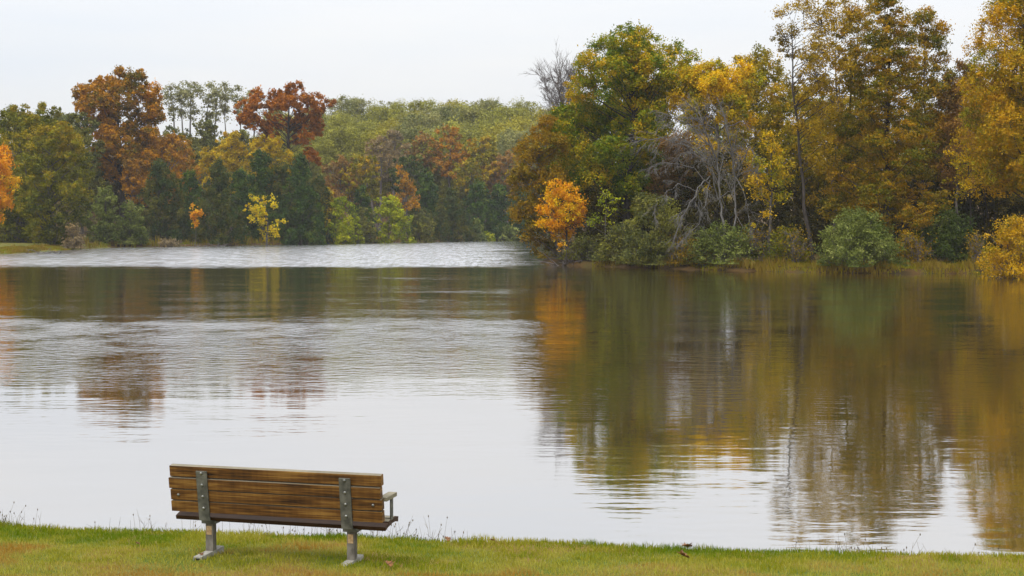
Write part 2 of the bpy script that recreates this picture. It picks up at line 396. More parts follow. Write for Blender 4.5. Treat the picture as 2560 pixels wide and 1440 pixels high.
def tree_parts(root, rng, lobes, H, mat, bark, leafL, nleaf, trunk_r, trunk_top, limb_up=.6, spread=.5, clus=.85, lean=(0, 0), flat=.85, up=.5, twigs=140, tone_h=0.0, tone_c=.5, outer=.62, aspect=.62, droop=0.0, limbs=True, nstem=1):
    lob = np.array(lobes, float)
    # trunk
    T = Tubes()
    top = np.array([lean[0], lean[1], trunk_top])
    tp = wander(rng, (0, 0, -.4), top, 9, .10)
    tr = trunk_r * (1 - np.linspace(0, 1, 9) * .82); tr[0] *= 1.35
    T.add(tp, tr, 8)
    zs = tp[:, 2]
    for s in range(1, nstem):
        a = rng.uniform(0, 6.28); e = top * rng.uniform(.7, .95) + np.array([math.cos(a), math.sin(a), 0]) * trunk_top * .22
        T.add(wander(rng, (.25 * math.cos(a), .25 * math.sin(a), -.3), e, 8, .12), trunk_r * .75 * (1 - np.linspace(0, 1, 8) * .85), 6)
    def on_trunk(z):
        z = min(max(z, zs[0] + .5), zs[-1]); return np.array([np.interp(z, zs, tp[:, 0]), np.interp(z, zs, tp[:, 1]), z]), float(np.interp(z, zs, tr))
    if limbs:
        for (x, y, z, r, _) in lob:
            hd = math.hypot(x - lean[0] * z / H, y)
            p0, r0 = on_trunk(z - hd * limb_up - r * .5)
            p1 = np.array([x, y, z])
            mid = (p0 + p1) / 2 + np.array([0, 0, -.06 * hd]) + rng.normal(size=3) * .05 * hd
            pts = np.array([p0, p0 * .7 + mid * .3 + [0, 0, .02], mid, mid * .5 + p1 * .5, p1])
            rr = min(r0 * .6, .02 + r * .035)
            T.add(pts, rr * np.array([1, .85, .65, .45, .22]), 5)
    # leaf clusters
    wgt = lob[:, 3] ** 2; wgt /= wgt.sum()
    csz = clus * (0.42 + 0.05 * lob[:, 3].mean())
    ncl = max(len(lob) * 6, int(nleaf / 42))
    li = rng.choice(len(lob), ncl, p=wgt)
    dv = rng.normal(size=(ncl, 3)); dv /= np.linalg.norm(dv, axis=1, keepdims=True)
    rad = lob[li, 3] * (outer + (1 - outer) * rng.uniform(0, 1, ncl)) * rng.uniform(.85, 1.12, ncl)
    C = lob[li, :3] + dv * rad[:, None] * np.array([1, 1, .85])
    C[:, 2] -= droop * rng.uniform(0, 1, ncl) * lob[li, 3]
    ctone = rng.uniform(-1, 1, ncl)
    # twigs
    if twigs:
        sel = rng.choice(ncl, min(twigs, ncl), replace=False)
        for k in sel:
            c = lob[li[k]]; p0 = c[:3] * .85 + C[k] * .15 - np.array([0, 0, .2 * c[3]]); p1 = C[k] + dv[k] * csz * .5
            T.add([p0, (p0 + p1) / 2 + rng.normal(size=3) * .06 * c[3], p1], np.array([.028, .018, .007]) * (0.6 + leafL * 2), 3)
    T.build('trunk', bark, root)
    # leaves
    ci = rng.integers(0, ncl, nleaf)
    sz = csz * rng.uniform(.5, 1.6, ncl)
    P = C[ci] + rng.normal(size=(nleaf, 3)) * sz[ci][:, None] * np.array([1, 1, flat]) * spread
    P[:, 2] = np.maximum(P[:, 2], .12)
    Nn = rng.normal(size=(nleaf, 3)) + np.array([0, 0, up]) + dv[ci] * .5
    Nn /= np.linalg.norm(Nn, axis=1, keepdims=True)
    zn = (P[:, 2] - lob[:, 2].min()) / max(1e-3, np.ptp(P[:, 2])) - .5
    tone = .5 + .28 * tone_c * lob[li[ci], 4] / .5 + .24 * ctone[ci] + rng.normal(size=nleaf) * .12 + tone_h * zn
    return leaves_mesh('crown', P, Nn, leafL, leafL * aspect, np.clip(tone, 0, 1), mat, root, rng)

SEED = [11]
def tree(name, label, cat, px, d, top, bot, wpx, prof, mat, bark='bark', n=16, size=.42, dens=1.0, seed=None, group=None, ls=1.0, lobes_px=None, trunk=None, floor=None, depth=1.0, **kw):
    """a tree whose crown the photo shows between rows top and bot, wpx wide, standing at distance d"""
    SEED[0] += 1; rng = np.random.default_rng(seed or SEED[0])
    p = at(px, top, d); x = float(p[0]); z0 = hz(x, d); 
    H = float(p[2]) - z0; cb = max(float(at(px, bot, d)[2]) - z0, 0.0); Rd = wpx / F * d / 2
    root = empty(name, (x, d, z0), 0)
    tag(root, label, cat, group)
    if lobes_px:
        lobes = []
        for L in lobes_px:
            q = at(L[0], L[1], d); r = L[2] / F * d * 1.1
            dy = (L[3] if len(L) > 3 else rng.uniform(-.6, .6) * Rd * .8 * depth)
            lobes.append((q[0] - x, dy, q[2] - z0, r, L[4] if len(L) > 4 else rng.uniform(-1, 1)))
            if len(lobes) and r > 1.0:       # a few satellites make the outline uneven and the crown deep
                for k in range(3):
                    a = rng.normal(size=3); a /= np.linalg.norm(a); lobes.append((q[0] - x + a[0] * r * .8, dy + a[1] * r * 1.3, q[2] - z0 + a[2] * r * .65, r * rng.uniform(.35, .6), rng.uniform(-1, 1)))
        area = sum(math.pi * l[3] ** 2 for l in lobes) * .45
    else:
        lobes = auto_lobes(rng, H, Rd, cb, prof, n, size)
        area = 2 * Rd * (H - cb) * .75
    leafL = .0016 * d * ls
    nleaf = int(np.clip(area * 8.0 * dens / (.31 * leafL ** 2), 300, 120000))
    tree_parts(root, rng, lobes, H, M[mat], M[bark], leafL, nleaf, trunk or (.018 * H + .04), kw.pop('ttop', H * .86), **kw)
    return root

def copy_tree(o, loc, rz, sc, label=None, group=None):
    c = o.copy(); COL.objects.link(c); c.location = loc; c.rotation_euler = (0, 0, rz); c.scale = sc
    if label: c['label'] = label
    if group: c['group'] = group
    for ch in list(o.children):
        k = ch.copy(); COL.objects.link(k); k.parent = c
    return c

# bare tree by recursive branching
def bare(name, label, px, d, base_py, paths, bark, seed, twig=3, cat='tree', group=None, rscale=1.0, leaf=None, nleaf=0, droop=.25, spread=.75, density=1.0, leafL=.2):
    rng = np.random.default_rng(seed)
    b = at(px, base_py, d); x = float(b[0]); z0 = hz(x, d)
    root = empty(name, (x, d, z0)); tag(root, label, cat, group)
    T = Tubes(); tips = []
    def sub(p, dirn, L, r, lev):
        n = 5; pts = [p]; dd = dirn / np.linalg.norm(dirn)
        for k in range(n - 1):
            dd = dd + rng.normal(size=3) * .16 + np.array([0, 0, -droop * (.25 if lev < 2 else .35)]); dd /= np.linalg.norm(dd)
            pts.append(pts[-1] + dd * L / (n - 1))
        T.add(pts, np.linspace(r, r * .35, n), 4 if lev > 0 else 6)
        tips.append(pts[-1])
        if lev >= twig or L < .35: return
        m = int(rng.integers(3, 6) * density)
        for k in range(m):
            t = rng.uniform(.25, 1); i = min(int(t * (n - 1)), n - 2); q = np.array(pts[i]) + (np.array(pts[i + 1]) - pts[i]) * rng.uniform()
            s = rng.normal(size=3) * spread; sub(q, dd + s, L * rng.uniform(.4, .68), max(r * .5, .009), lev + 1)
    for (pp, r) in paths:
        pts = []
        for v in pp:
            q = at(v[0], v[1], d); pts.append([q[0] - x, (v[2] if len(v) > 2 else 0.0), q[2] - z0])
        pts = np.array(pts, float)
        t = np.linspace(0, len(pts) - 1, (len(pts) - 1) * 4 + 1)
        P = np.stack([np.interp(t, np.arange(len(pts)), pts[:, k]) for k in range(3)], 1)
        P[1:-1] += rng.normal(size=(len(P) - 2, 3)) * .06
        r *= rscale
        T.add(P, np.linspace(r, r * .3, len(P)), 6)
        Lt = np.linalg.norm(np.diff(P, axis=0), axis=1).sum()
        m = int(Lt * 1.5 * density)
        for k in range(m):
            u = rng.uniform(.3, 1); i = min(int(u * (len(P) - 1)), len(P) - 2)
            dd = P[i + 1] - P[i]; dd /= np.linalg.norm(dd)
            sub(P[i], dd + rng.normal(size=3) * spread, Lt * rng.uniform(.12, .26) * (1.25 - u * .5), max(r * .35, .012), 1)
    T.build('trunk', M[bark], root)
    if leaf and nleaf:
        tp = np.array(tips); ci = rng.integers(0, len(tp), nleaf); P = tp[ci] + rng.normal(size=(nleaf, 3)) * .28
        Nn = rng.normal(size=(nleaf, 3)) + np.array([0, 0, .5]); Nn /= np.linalg.norm(Nn, axis=1, keepdims=True)
        cl = rng.uniform(0, 1, len(tp))
        leaves_mesh('crown', P, Nn, leafL, leafL * .65, np.clip(cl[ci] * .6 + rng.uniform(0, .4, nleaf), 0, 1), M[leaf], root, rng)
    return root

# ---- far shore, left: from the lawn corner to the two rust coloured trees
tree('maple_tree', 'bright orange maple cut off by the left edge above the small lawn', 'tree', -22, 172, 362, 548, 128, 'oval', 'orange', n=18, dens=1.2)
tree('oak_tree', 'olive and gold tree beside the orange maple at the left, its crown reaching the ground', 'tree', 128, 196, 308, 606, 195, 'oval', 'olive', n=44, size=.36, tone_h=.6)
tree('oak_tree', 'olive green broad tree at the far left behind the orange maple', 'tree', 36, 208, 262, 600, 210, 'round', 'olive', n=44, size=.36, tone_h=.1)
tree('oak_tree', 'small bright green topped tree on the left skyline beside the olive green one', 'tree', 122, 216, 258, 500, 110, 'oval', 'olive', n=18, tone_h=-.3)
tree('willow_tree', 'pale grey green tree squeezed between the left oaks and the tall rust tree', 'tree', 200, 236, 285, 560, 130, 'oval', 'willow', n=24)
tree('maple_tree', 'tallest rust orange tree on the far shore, rounded lobed crown against the sky', 'tree', 300, 243, 158, 500, 240, 'round', 'rust', bark='darkbark', dens=1.25, tone_h=-.15,
     lobes_px=[(290, 195, 34), (335, 205, 32), (250, 215, 30), (375, 225, 24), (215, 235, 24), (300, 245, 44), (350, 265, 42), (245, 270, 40), (195, 262, 20), (388, 280, 24), (300, 300, 46), (255, 325, 36),
               (350, 320, 38), (300, 350, 40), (380, 335, 22), (265, 375, 30), (330, 385, 34), (240, 400, 20), (290, 410, 30), (340, 430, 24), (320, 460, 18), (225, 415, 16), (215, 345, 22), (260, 420, 22), (380, 400, 22), (365, 435, 18), (240, 375, 24), (290, 445, 20), (330, 350, 36)], trunk=.5)
tree('brushy_tree', 'pinkish brown thin tree on the right flank of the tall rust tree', 'tree', 412, 246, 338, 520, 165, 'round', 'rusthaze', bark='mauvebark', n=30, dens=.9)
tree('brushy_tree', 'light brown tree hanging low beside the dark hollow under the tall rust tree', 'tree', 335, 238, 395, 500, 70, 'oval', 'rusthaze', bark='mauvebark', n=14, dens=.9)
tree('olive_shrub', 'grey green shrub on the far shore under the dark hollow left of the cedars', 'shrub', 262, 214, 470, 612, 105, 'bush', 'sage', n=22, size=.34)
tree('olive_shrub', 'silvery shrub leaning on the leftmost cedar at the far shore', 'shrub', 325, 216, 505, 612, 80, 'bush', 'sage', n=20, size=.34, tone_h=.2)
tree('bare_bush', 'leafless brown bush at the corner of the left lawn', 'shrub', 182, 193, 560, 622, 55, 'bush', 'mauve', bark='mauvebark', n=10, dens=.7)
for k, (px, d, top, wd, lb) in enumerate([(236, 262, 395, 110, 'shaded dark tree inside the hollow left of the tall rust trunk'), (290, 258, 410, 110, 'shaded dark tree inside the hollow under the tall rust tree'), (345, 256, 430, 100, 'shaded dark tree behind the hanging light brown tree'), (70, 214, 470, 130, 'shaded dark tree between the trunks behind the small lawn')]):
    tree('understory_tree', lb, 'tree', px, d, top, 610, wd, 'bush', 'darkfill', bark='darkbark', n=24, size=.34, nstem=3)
# cedars: dark cones in a row
for k, (px, d, top, wd, mt, lb) in enumerate([
    (402, 228, 398, 140, 'cedarbrown', 'dark cedar at the left end of the far shore cedar row'),
    (474, 238, 428, 110, 'cedar', 'second cedar from the left in the far shore row, behind the orange sprig'),
    (545, 228, 402, 120, 'cedarbrown', 'cedar with a blunt green top between the orange sprig and the pale yellow tree'),
    (600, 240, 425, 100, 'cedar', 'cedar behind the left side of the pale yellow tree'),
    (652, 245, 372, 115, 'cedar', 'tallest pointed cedar rising behind the pale yellow tree'),
    (705, 246, 410, 110, 'cedarbrown', 'cedar directly right of the tallest pointed cedar'),
    (750, 240, 388, 110, 'cedar', 'cedar with a slim pointed top below the red rust tree'),
    (797, 250, 440, 100, 'cedarbrown', 'cedar at the right end of the row beside the yellow green bushes')]):
    tree('cedar_tree', lb, 'tree', px, d, top, 612, wd * 1.28, 'cone', mt, bark='darkbark', n=64, size=.27, group='dark cedars along the far shore', dens=1.15, aspect=.4, flat=1.3, outer=.35, up=.2, twigs=40, clus=.8)
tree('sapling', 'orange yellow sprig glowing in front of the cedars', 'tree', 487, 221, 512, 566, 40, 'flat', 'orange', n=5, dens=.5, trunk=.06)
tree('sapling', 'pale yellow tree standing at the water in front of the dark cedars', 'tree', 662, 224, 480, 598, 100, 'oval', 'yellow', n=16, size=.30, dens=.55, tone_h=-.2, lobes_px=[(630, 492, 9), (650, 500, 12), (675, 495, 10), (622, 518, 12), (650, 525, 15), (685, 512, 9), (640, 545, 14), (668, 545, 14), (700, 555, 10), (655, 570, 14), (680, 578, 14), (662, 592, 10), (612, 505, 5), (688, 565, 10)])
tree('maple_tree', 'red rust tree with a dark forked trunk showing, right of the thin pale trees', 'tree', 722, 256, 212, 420, 245, 'flat', 'redrust', bark='darkbark', trunk=.62, dens=.95, tone_h=-.25,
     lobes_px=[(650, 245, 26), (700, 232, 20), (742, 228, 24), (618, 275, 26), (660, 285, 30), (700, 270, 20), (745, 262, 30), (795, 262, 28), (815, 255, 14), (770, 300, 32), (808, 290, 18), (635, 308, 22), (675, 325, 24), (735, 310, 22),
               (790, 325, 18), (652, 345, 16), (770, 345, 16), (690, 352, 14), (770, 385, 20), (785, 398, 14), (750, 395, 12), (640, 265, 16), (715, 250, 26), (770, 280, 30), (690, 300, 26), (620, 295, 20), (740, 345, 18)])
for k, (px, d, top, bot, wd, mt, lb) in enumerate([
    (452, 262, 340, 470, 90, 'brownolive', 'bronze topped tree right of the tall rust tree'),
    (530, 262, 368, 480, 100, 'tan', 'low tan yellow tree above the second cedar'),
    (578, 258, 322, 480, 105, 'tan', 'pale gold tree with a dark branching middle, highest between the two rust trees'),
    (672, 252, 340, 470, 120, 'tan', 'pale gold tree directly below the red rust crown')]):
    tree('gold_tree', lb, 'tree', px, d, top, bot, wd, 'round', mt, n=22, dens=.9, group='faded gold trees behind the cedars')
# thin tall locusts
base = None
for k, (px, top, wd) in enumerate([(432, 208, 60), (476, 200, 70), (520, 204, 60), (560, 208, 56), (600, 210, 60), (628, 222, 50), (452, 224, 40), (540, 222, 40)]):
    lb = ['leftmost thin locust on the skyline, beside the tall rust tree', 'thin locust with the darkest straight trunk on the skyline', 'thin locust third from the tall rust tree', 'fourth thin locust on the skyline, middle of the stand',
          'thin locust leaning next to the red rust tree', 'lowest thin locust half behind the red rust tree', 'slim locust between the first and the darkest locust', 'slim locust in the middle of the pale stand'][k]
    tree('locust_tree', lb, 'tree', px, 325 + 6 * (k % 3), top, 295 + 10 * (k % 3), wd * 1.2, 'flat', 'wispy', bark='bark', n=12, size=.42, dens=.26, group='thin pale locusts on the skyline', trunk=.42, twigs=120, flat=.6, up=1.0, clus=1.7, outer=.3, ttop=None or 17)
# scrub below locusts and behind the cedars
for k, (px, d, top, bot, wd, mt, lb) in enumerate([
    (440, 292, 318, 420, 110, 'willow', 'grey green scrub tree under the leftmost locusts'),
    (520, 296, 300, 420, 110, 'willow', 'hazy grey scrub tree under the middle locusts'),
    (600, 292, 325, 420, 100, 'willow', 'hazy scrub tree between the pale gold tree and the locusts'),
    (850, 285, 392, 520, 120, 'brown', 'grey brown tree behind the right end of the cedars'),
    (905, 283, 385, 500, 110, 'olivegold', 'bronze green tree on the lower hillside right of the cedars'),
    (950, 300, 345, 450, 90, 'mauve', 'grey mauve bare tree on the hillside above the thin orange tree'),
    (985, 318, 325, 430, 80, 'mauve', 'mauve bare tree higher on the hillside left of the faded rust one'),
    (1125, 320, 318, 440, 110, 'rusthaze', 'faded rust tree in the middle of the hillside'),
    (1060, 325, 330, 430, 90, 'brown', 'grey brown tree left of the faded rust hillside tree'),
    (1210, 318, 338, 450, 110, 'olivegold', 'golden olive tree on the hillside right of the faded rust one'),
    (1172, 300, 398, 480, 100, 'olivegold', 'round golden brown tree low on the hillside above the large dark cedar'),
    (1265, 318, 375, 480, 120, 'brown', 'brown grey tree on the hillside beside the wooded point'),
    (1020, 300, 390, 480, 110, 'darkgreen', 'dark green tree behind the thin orange tree'),
    (1320, 322, 400, 500, 110, 'willow', 'grey green tree on the far hillside just behind the point'),
    ]):
    tree('hillside_tree', lb, 'tree', px, d, top, bot, wd, 'round', mt, bark='mauvebark' if mt in ('mauve', 'brown') else 'bark', n=22, dens=.8, nstem=2)
# hillside cedars and shoreline bushes on the right half of the far shore
for k, (px, d, top, wd, prof, mt, lb) in enumerate([
    (905, 274, 462, 80, 'cone', 'cedar', 'small dark cedar between the yellow green bushes and the thin orange tree'),
    (1068, 290, 432, 110, 'cone', 'cedar', 'dark cedar right behind the thin orange tree'),
    (1128, 283, 470, 130, 'cone', 'cedarbrown', 'large rounded dark cedar standing by itself at the far water'),
    (1195, 296, 452, 120, 'cone', 'cedar', 'dark cedar right of the large rounded one'),
    (1250, 300, 462, 110, 'cone', 'cedar', 'dark cedar next to the wooded point'),
    (1305, 304, 470, 110, 'cone', 'cedar', 'last dark cedar, half hidden by the wooded point')]):
    tree('cedar_tree', lb, 'tree', px, d, top, 604, wd * 1.2, prof, mt, bark='darkbark', n=40, size=.32, group='dark cedars below the hillside', dens=1.1, aspect=.4, flat=1.2, outer=.35, up=.2, twigs=30, clus=.8)
tree('slender_tree', 'thin bright orange tree rising above the lime green bush on the far shore', 'tree', 1010, 268, 408, 545, 90, 'oval', 'rusthaze', dens=.6, lobes_px=[(1000, 422, 9), (1005, 440, 14), (1018, 455, 13), (998, 462, 10), (1022, 478, 15), (1000, 490, 14), (1040, 492, 10), (975, 490, 9), (1030, 512, 14), (1048, 520, 8), (1010, 515, 12)])
for k, (px, d, top, wd, mt, lb) in enumerate([
    (848, 250, 492, 110, 'lime', 'yellow green bush beside the right end of the cedar row'),
    (905, 256, 520, 90, 'willow', 'grey green bush between the two yellow green bushes'),
    (975, 262, 488, 115, 'lime', 'bright lime round bush in the middle of the far shore'),
    (1052, 268, 520, 90, 'willow', 'grey green bush right of the lime bush'),
    (772, 244, 545, 80, 'sage', 'silvery shrub right of the pale yellow tree'),
    (1188, 290, 545, 60, 'sage', 'grey shrub at the foot of the large rounded cedar'),
    (1262, 296, 560, 80, 'sage', 'low grey green shrub near the wooded point on the far shore'),
    (918, 258, 565, 62, 'brownolive', 'low bronze bush at the far water left of the lime bush'),
    (882, 255, 580, 40, 'brown', 'low dry brown bush at the far water'),
    (1215, 292, 580, 45, 'lime', 'small yellow green bush at the far water under the cedars'),
    (820, 250, 470, 60, 'tan', 'straw coloured bush top behind the yellow green bush'),
    (425, 218, 600, 60, 'mauve', 'low pinkish brush lying at the foot of the cedars')]):
    tree('shore_bush', lb, 'shrub', px, d, top, 608 if px > 800 else 614, wd, 'bush', mt, n=20, size=.34, dens=1.0, trunk=.08, nstem=3)
# ---- the pale hillside wood: copies of four trees
rg = random.Random(5)
protos = []
for k in range(4):
    rng = np.random.default_rng(300 + k)
    H, Rd = 17.0, 6.5
    root = empty('hillside_tree', (0, 0, 0)); tag(root, 'pale green tree in the even wood that covers the far hillside', 'tree', 'pale green trees covering the far hillside')
    lobes = auto_lobes(rng, H, Rd, 3.0, ['round', 'oval', 'vase', 'round'][k], [30, 18, 40, 24][k], [.42, .5, .32, .46][k])
    tree_parts(root, rng, lobes, H, M[['pale', 'palegold', 'palegrey', 'pale'][k]], M['bark'], .36, 22000, .26, 14, flat=.8, up=.7, twigs=60, clus=1.1, spread=.75, outer=.4)
    protos.append(root)
used = [False] * 4; spots = []
rows = [(400, 248, 92), (378, 268, 88), (356, 292, 88), (338, 318, 84)]
for ri, (d, top, step) in enumerate(rows):
    px = 690 + ri * 30 if ri < 3 else 770
    while px < 1420:
        prof = {0: 8, 1: 6, 2: 4, 3: 4}[ri]
        t = top + rg.uniform(-10, 10) + 16 * ((px - 1050) / 330.0) ** 2 * (1 if ri == 0 else .6)
        spots.append((px, d + rg.uniform(-9, 9), t)); px += step * rg.uniform(.75, 1.1)
for px, d, t in [(-40, 300, 300), (60, 300, 280), (150, 300, 285), (390, 330, 345), (500, 318, 345), (560, 312, 350), (640, 330, 340), (700, 345, 330)]: spots.append((px, d, t))
for k, (px, d, t) in enumerate(spots):
    p = at(px, t, d); x = float(p[0]); z0 = hz(x, d); s = (float(p[2]) - z0) / 17.0
    if s < .35: continue
    pr = protos[k % 4]; sw = rg.uniform(.9, 1.2) * max(s, .7)
    if not used[k % 4]:
        used[k % 4] = True; pr.location = (x, d, z0); pr.rotation_euler = (0, 0, rg.uniform(0, 6)); pr.scale = (sw, sw, s)
    else:
        copy_tree(pr, (x, d, z0), rg.uniform(0, 6.28), (sw, sw, s))

# ---- the wooded point on the right
tree('oak_tree', 'large round topped green and gold oak at the left end of the wooded point', 'tree', 1560, 128, 55, 640, 360, 'round', 'oak', bark='darkbark', trunk=.42, dens=.85, tone_h=.3, ls=1.0,
     lobes_px=[(1560, 100, 40), (1620, 95, 34), (1510, 120, 36), (1660, 135, 36), (1580, 150, 50), (1470, 165, 30), (1700, 150, 24), (1520, 190, 46), (1640, 190, 42), (1735, 140, 14), (1450, 220, 38), (1570, 230, 50), (1500, 260, 50),
               (1420, 290, 34), (1620, 260, 40), (1460, 320, 50), (1550, 310, 50), (1400, 340, 32), (1610, 330, 40), (1440, 390, 48), (1530, 390, 50), (1600, 400, 40), (1480, 450, 46), (1560, 460, 44), (1430, 450, 34), (1520, 520, 40), (1590, 510, 34), (1600, 290, 44), (1640, 300, 36), (1660, 220, 34), (1500, 300, 40), (1560, 180, 46), (1690, 180, 26)])
tree('oak_tree', 'brownish olive tree hanging out over the water at the tip of the point', 'tree', 1405, 125.5, 290, 640, 160, 'oval', 'brownolive', trunk=.2, dens=1.0, lean=(-2.2, 0), tone_h=.2,
     lobes_px=[(1375, 310, 24), (1350, 335, 26), (1330, 370, 28), (1385, 365, 30), (1310, 400, 22), (1350, 410, 34), (1300, 440, 26), (1340, 460, 32), (1390, 440, 26), (1295, 485, 22), (1330, 510, 28), (1285, 455, 14), (1300, 540, 20),
               (1345, 555, 26), (1320, 585, 18), (1355, 605, 22), (1335, 625, 12), (1385, 620, 20), (1360, 640, 10), (1290, 525, 12), (1400, 640, 12)])
tree('maple_tree', 'bright orange maple low over the water at the tip of the wooded point', 'tree', 1424, 121.3, 448, 612, 120, 'oval', 'orange', bark='darkbark', trunk=.1, dens=1.0, lean=(-.7, 0),
     lobes_px=[(1385, 468, 19), (1420, 478, 22), (1365, 490, 17), (1400, 500, 26), (1440, 505, 18), (1380, 525, 23), (1420, 530, 26), (1355, 520, 12), (1445, 535, 14), (1395, 555, 23), (1430, 560, 18), (1365, 555, 14), (1345, 560, 10), (1400, 583, 18), (1395, 603, 12), (1420, 585, 12), (1330, 563, 6)])
bare('thin_tree', 'thin pale twiggy tree against the sky behind the round topped oak', 1425, 150, 600, [([(1425, 600), (1420, 400), (1405, 280), (1395, 185)], .16), ([(1420, 400), (1440, 280), (1440, 170)], .12), ([(1410, 300), (1370, 240), (1362, 200)], .07), ([(1410, 290), (1385, 215)], .06), ([(1430, 300), (1420, 200)], .06)], 'mauvebark', 7, droop=-.2, spread=.45, density=1.9, rscale=.8)
tree('maple_tree', 'broad golden orange tree behind the bare grey branches', 'tree', 1790, 124, 140, 560, 250, 'round', 'golden', trunk=.3, dens=1.3, tone_h=.2,
     lobes_px=[(1790, 172, 26), (1745, 190, 30), (1830, 195, 32), (1710, 215, 28), (1780, 225, 38), (1860, 240, 30), (1700, 255, 24), (1740, 262, 32), (1820, 275, 36), (1870, 300, 26), (1770, 310, 30), (1710, 295, 18), (1835, 340, 30), (1790, 370, 30), (1850, 390, 26), (1870, 420, 20), (1800, 420, 22), (1755, 360, 20), (1780, 470, 20), (1840, 460, 18), (1760, 180, 26), (1850, 180, 26), (1820, 230, 34), (1880, 205, 22), (1740, 225, 28), (1690, 235, 20)])
bare('dead_tree', 'bare grey tree with long drooping branches over the water edge', 1812, 110, 640, [
    ([(1815, 640, 0), (1808, 560, 0), (1800, 480, .2), (1792, 400, .4), (1770, 345, 0), (1748, 300, -.5), (1730, 270, -.8)], .2), ([(1830, 640, .3), (1840, 540, .4), (1838, 420, .6), (1818, 320, 0), (1800, 265, 0)], .17),
    ([(1795, 500, 0), (1775, 430, -.6), (1720, 370, -1), (1650, 345, -1.2), (1605, 350, -1.4)], .11), ([(1790, 460, 0), (1760, 400, -.6), (1700, 340, -1.4), (1645, 310, -1.6)], .1), ([(1780, 470, 0), (1730, 420, -.8), (1660, 405, -1.2), (1615, 430, -1.4)], .09),
    ([(1770, 360, 0), (1720, 310, -.6), (1670, 290, -1), (1630, 285, -1.2)], .08), ([(1775, 440, 0), (1740, 470, -1.2), (1700, 540, -2), (1665, 625, -2.4)], .10), ([(1775, 450, 0), (1760, 500, -1), (1740, 560, -1.5), (1690, 610, -2)], .08),
    ([(1838, 430, .4), (1870, 370, -.4), (1890, 400, -.8), (1900, 480, -1)], .09), ([(1838, 440, .4), (1860, 480, -.4), (1870, 560, -.8), (1880, 610, -1)], .07), ([(1815, 320, 0), (1850, 300, -.4), (1890, 330, -.6)], .07),
    ([(1740, 480, -1), (1690, 460, -1.6), (1640, 500, -1.8), (1625, 540, -2)], .07), ([(1838, 520, .4), (1855, 570, 0), (1848, 620, -.4)], .06)], 'palebark', 21, droop=.3, spread=.42, density=1.25, rscale=.5)
tree('sapling', 'small yellow green tree between the orange maple and the grey willow shrubs', 'tree', 1515, 118, 468, 590, 80, 'oval', 'lime', dens=.42, trunk=.08, lobes_px=[(1515, 485, 10), (1530, 500, 10), (1500, 505, 9), (1520, 525, 13), (1540, 520, 7), (1495, 545, 11), (1475, 555, 8), (1520, 555, 9), (1555, 590, 8), (1550, 575, 7)])
tree('maple_tree', 'orange gold tree right beside the bare grey branches, reaching low', 'tree', 1928, 109, 322, 580, 125, 'oval', 'golden', dens=.6, trunk=.16, tone_h=.1,
     lobes_px=[(1910, 345, 16), (1935, 375, 20), (1900, 395, 18), (1950, 410, 20), (1915, 430, 22), (1890, 450, 16), (1940, 455, 20), (1970, 440, 14), (1905, 480, 18), (1930, 500, 16), (1890, 520, 10), (1915, 540, 10), (1888, 560, 7), (1960, 490, 12)])
tree('tall_tree', 'tall thin leaved tan tree whose leaning trunk stands left of the sage bush', 'tree', 2040, 108, -25, 430, 230, 'vase', 'sparse', bark='darkbark', n=34, size=.25, dens=.19, trunk=.17, twigs=320, lean=(-1.8, 0), outer=.6, ls=1.0, clus=.8)
tree('tall_tree', 'second tall thin leaved tan tree, straight trunk, right behind the leaning one', 'tree', 2092, 116, -22, 420, 150, 'oval', 'sparse', bark='bark', n=28, size=.25, dens=.17, trunk=.15, twigs=220, outer=.6, clus=.8)
tree('pin_oak', 'large pyramidal bronze oak with layered branches above the sage bush', 'tree', 2215, 109, -25, 560, 330, 'pyramid', 'pinoak', bark='darkbark', n=60, size=.21, dens=.62, trunk=.32, limb_up=.35, twigs=200, flat=.5)
tree('pin_oak', 'tall bronze tree between the second thin leaved tree and the pyramidal oak', 'tree', 2150, 117, -50, 500, 190, 'oval', 'pinoak', bark='darkbark', n=34, size=.25, dens=.30, trunk=.2, twigs=260)
tree('pin_oak', 'sparse bronze treetop against the sky, right of the large pyramidal oak', 'tree', 2312, 118, 20, 450, 170, 'round', 'pinoak', bark='bark', n=30, size=.3, dens=.6, trunk=.18, twigs=180)
tree('maple_tree', 'tall yellow gold tree cut off by the right edge', 'tree', 2560, 104, -40, 470, 300, 'round', 'yolk', bark='darkbark', n=50, size=.32, dens=1.1, trunk=.3, tone_h=.0)
tree('brushy_tree', 'thin brown grey tree in the sky gap left of the yellow gold tree', 'tree', 2405, 116, 150, 480, 130, 'round', 'brown', bark='mauvebark', n=26, size=.32, dens=.8, trunk=.14, twigs=240)
tree('sapling', 'scattered orange leaved thin tree in the dark gap left of the yellow gold tree', 'tree', 2420, 108, 340, 500, 120, 'oval', 'golden', bark='darkbark', n=14, size=.3, dens=.2, trunk=.1, twigs=120)
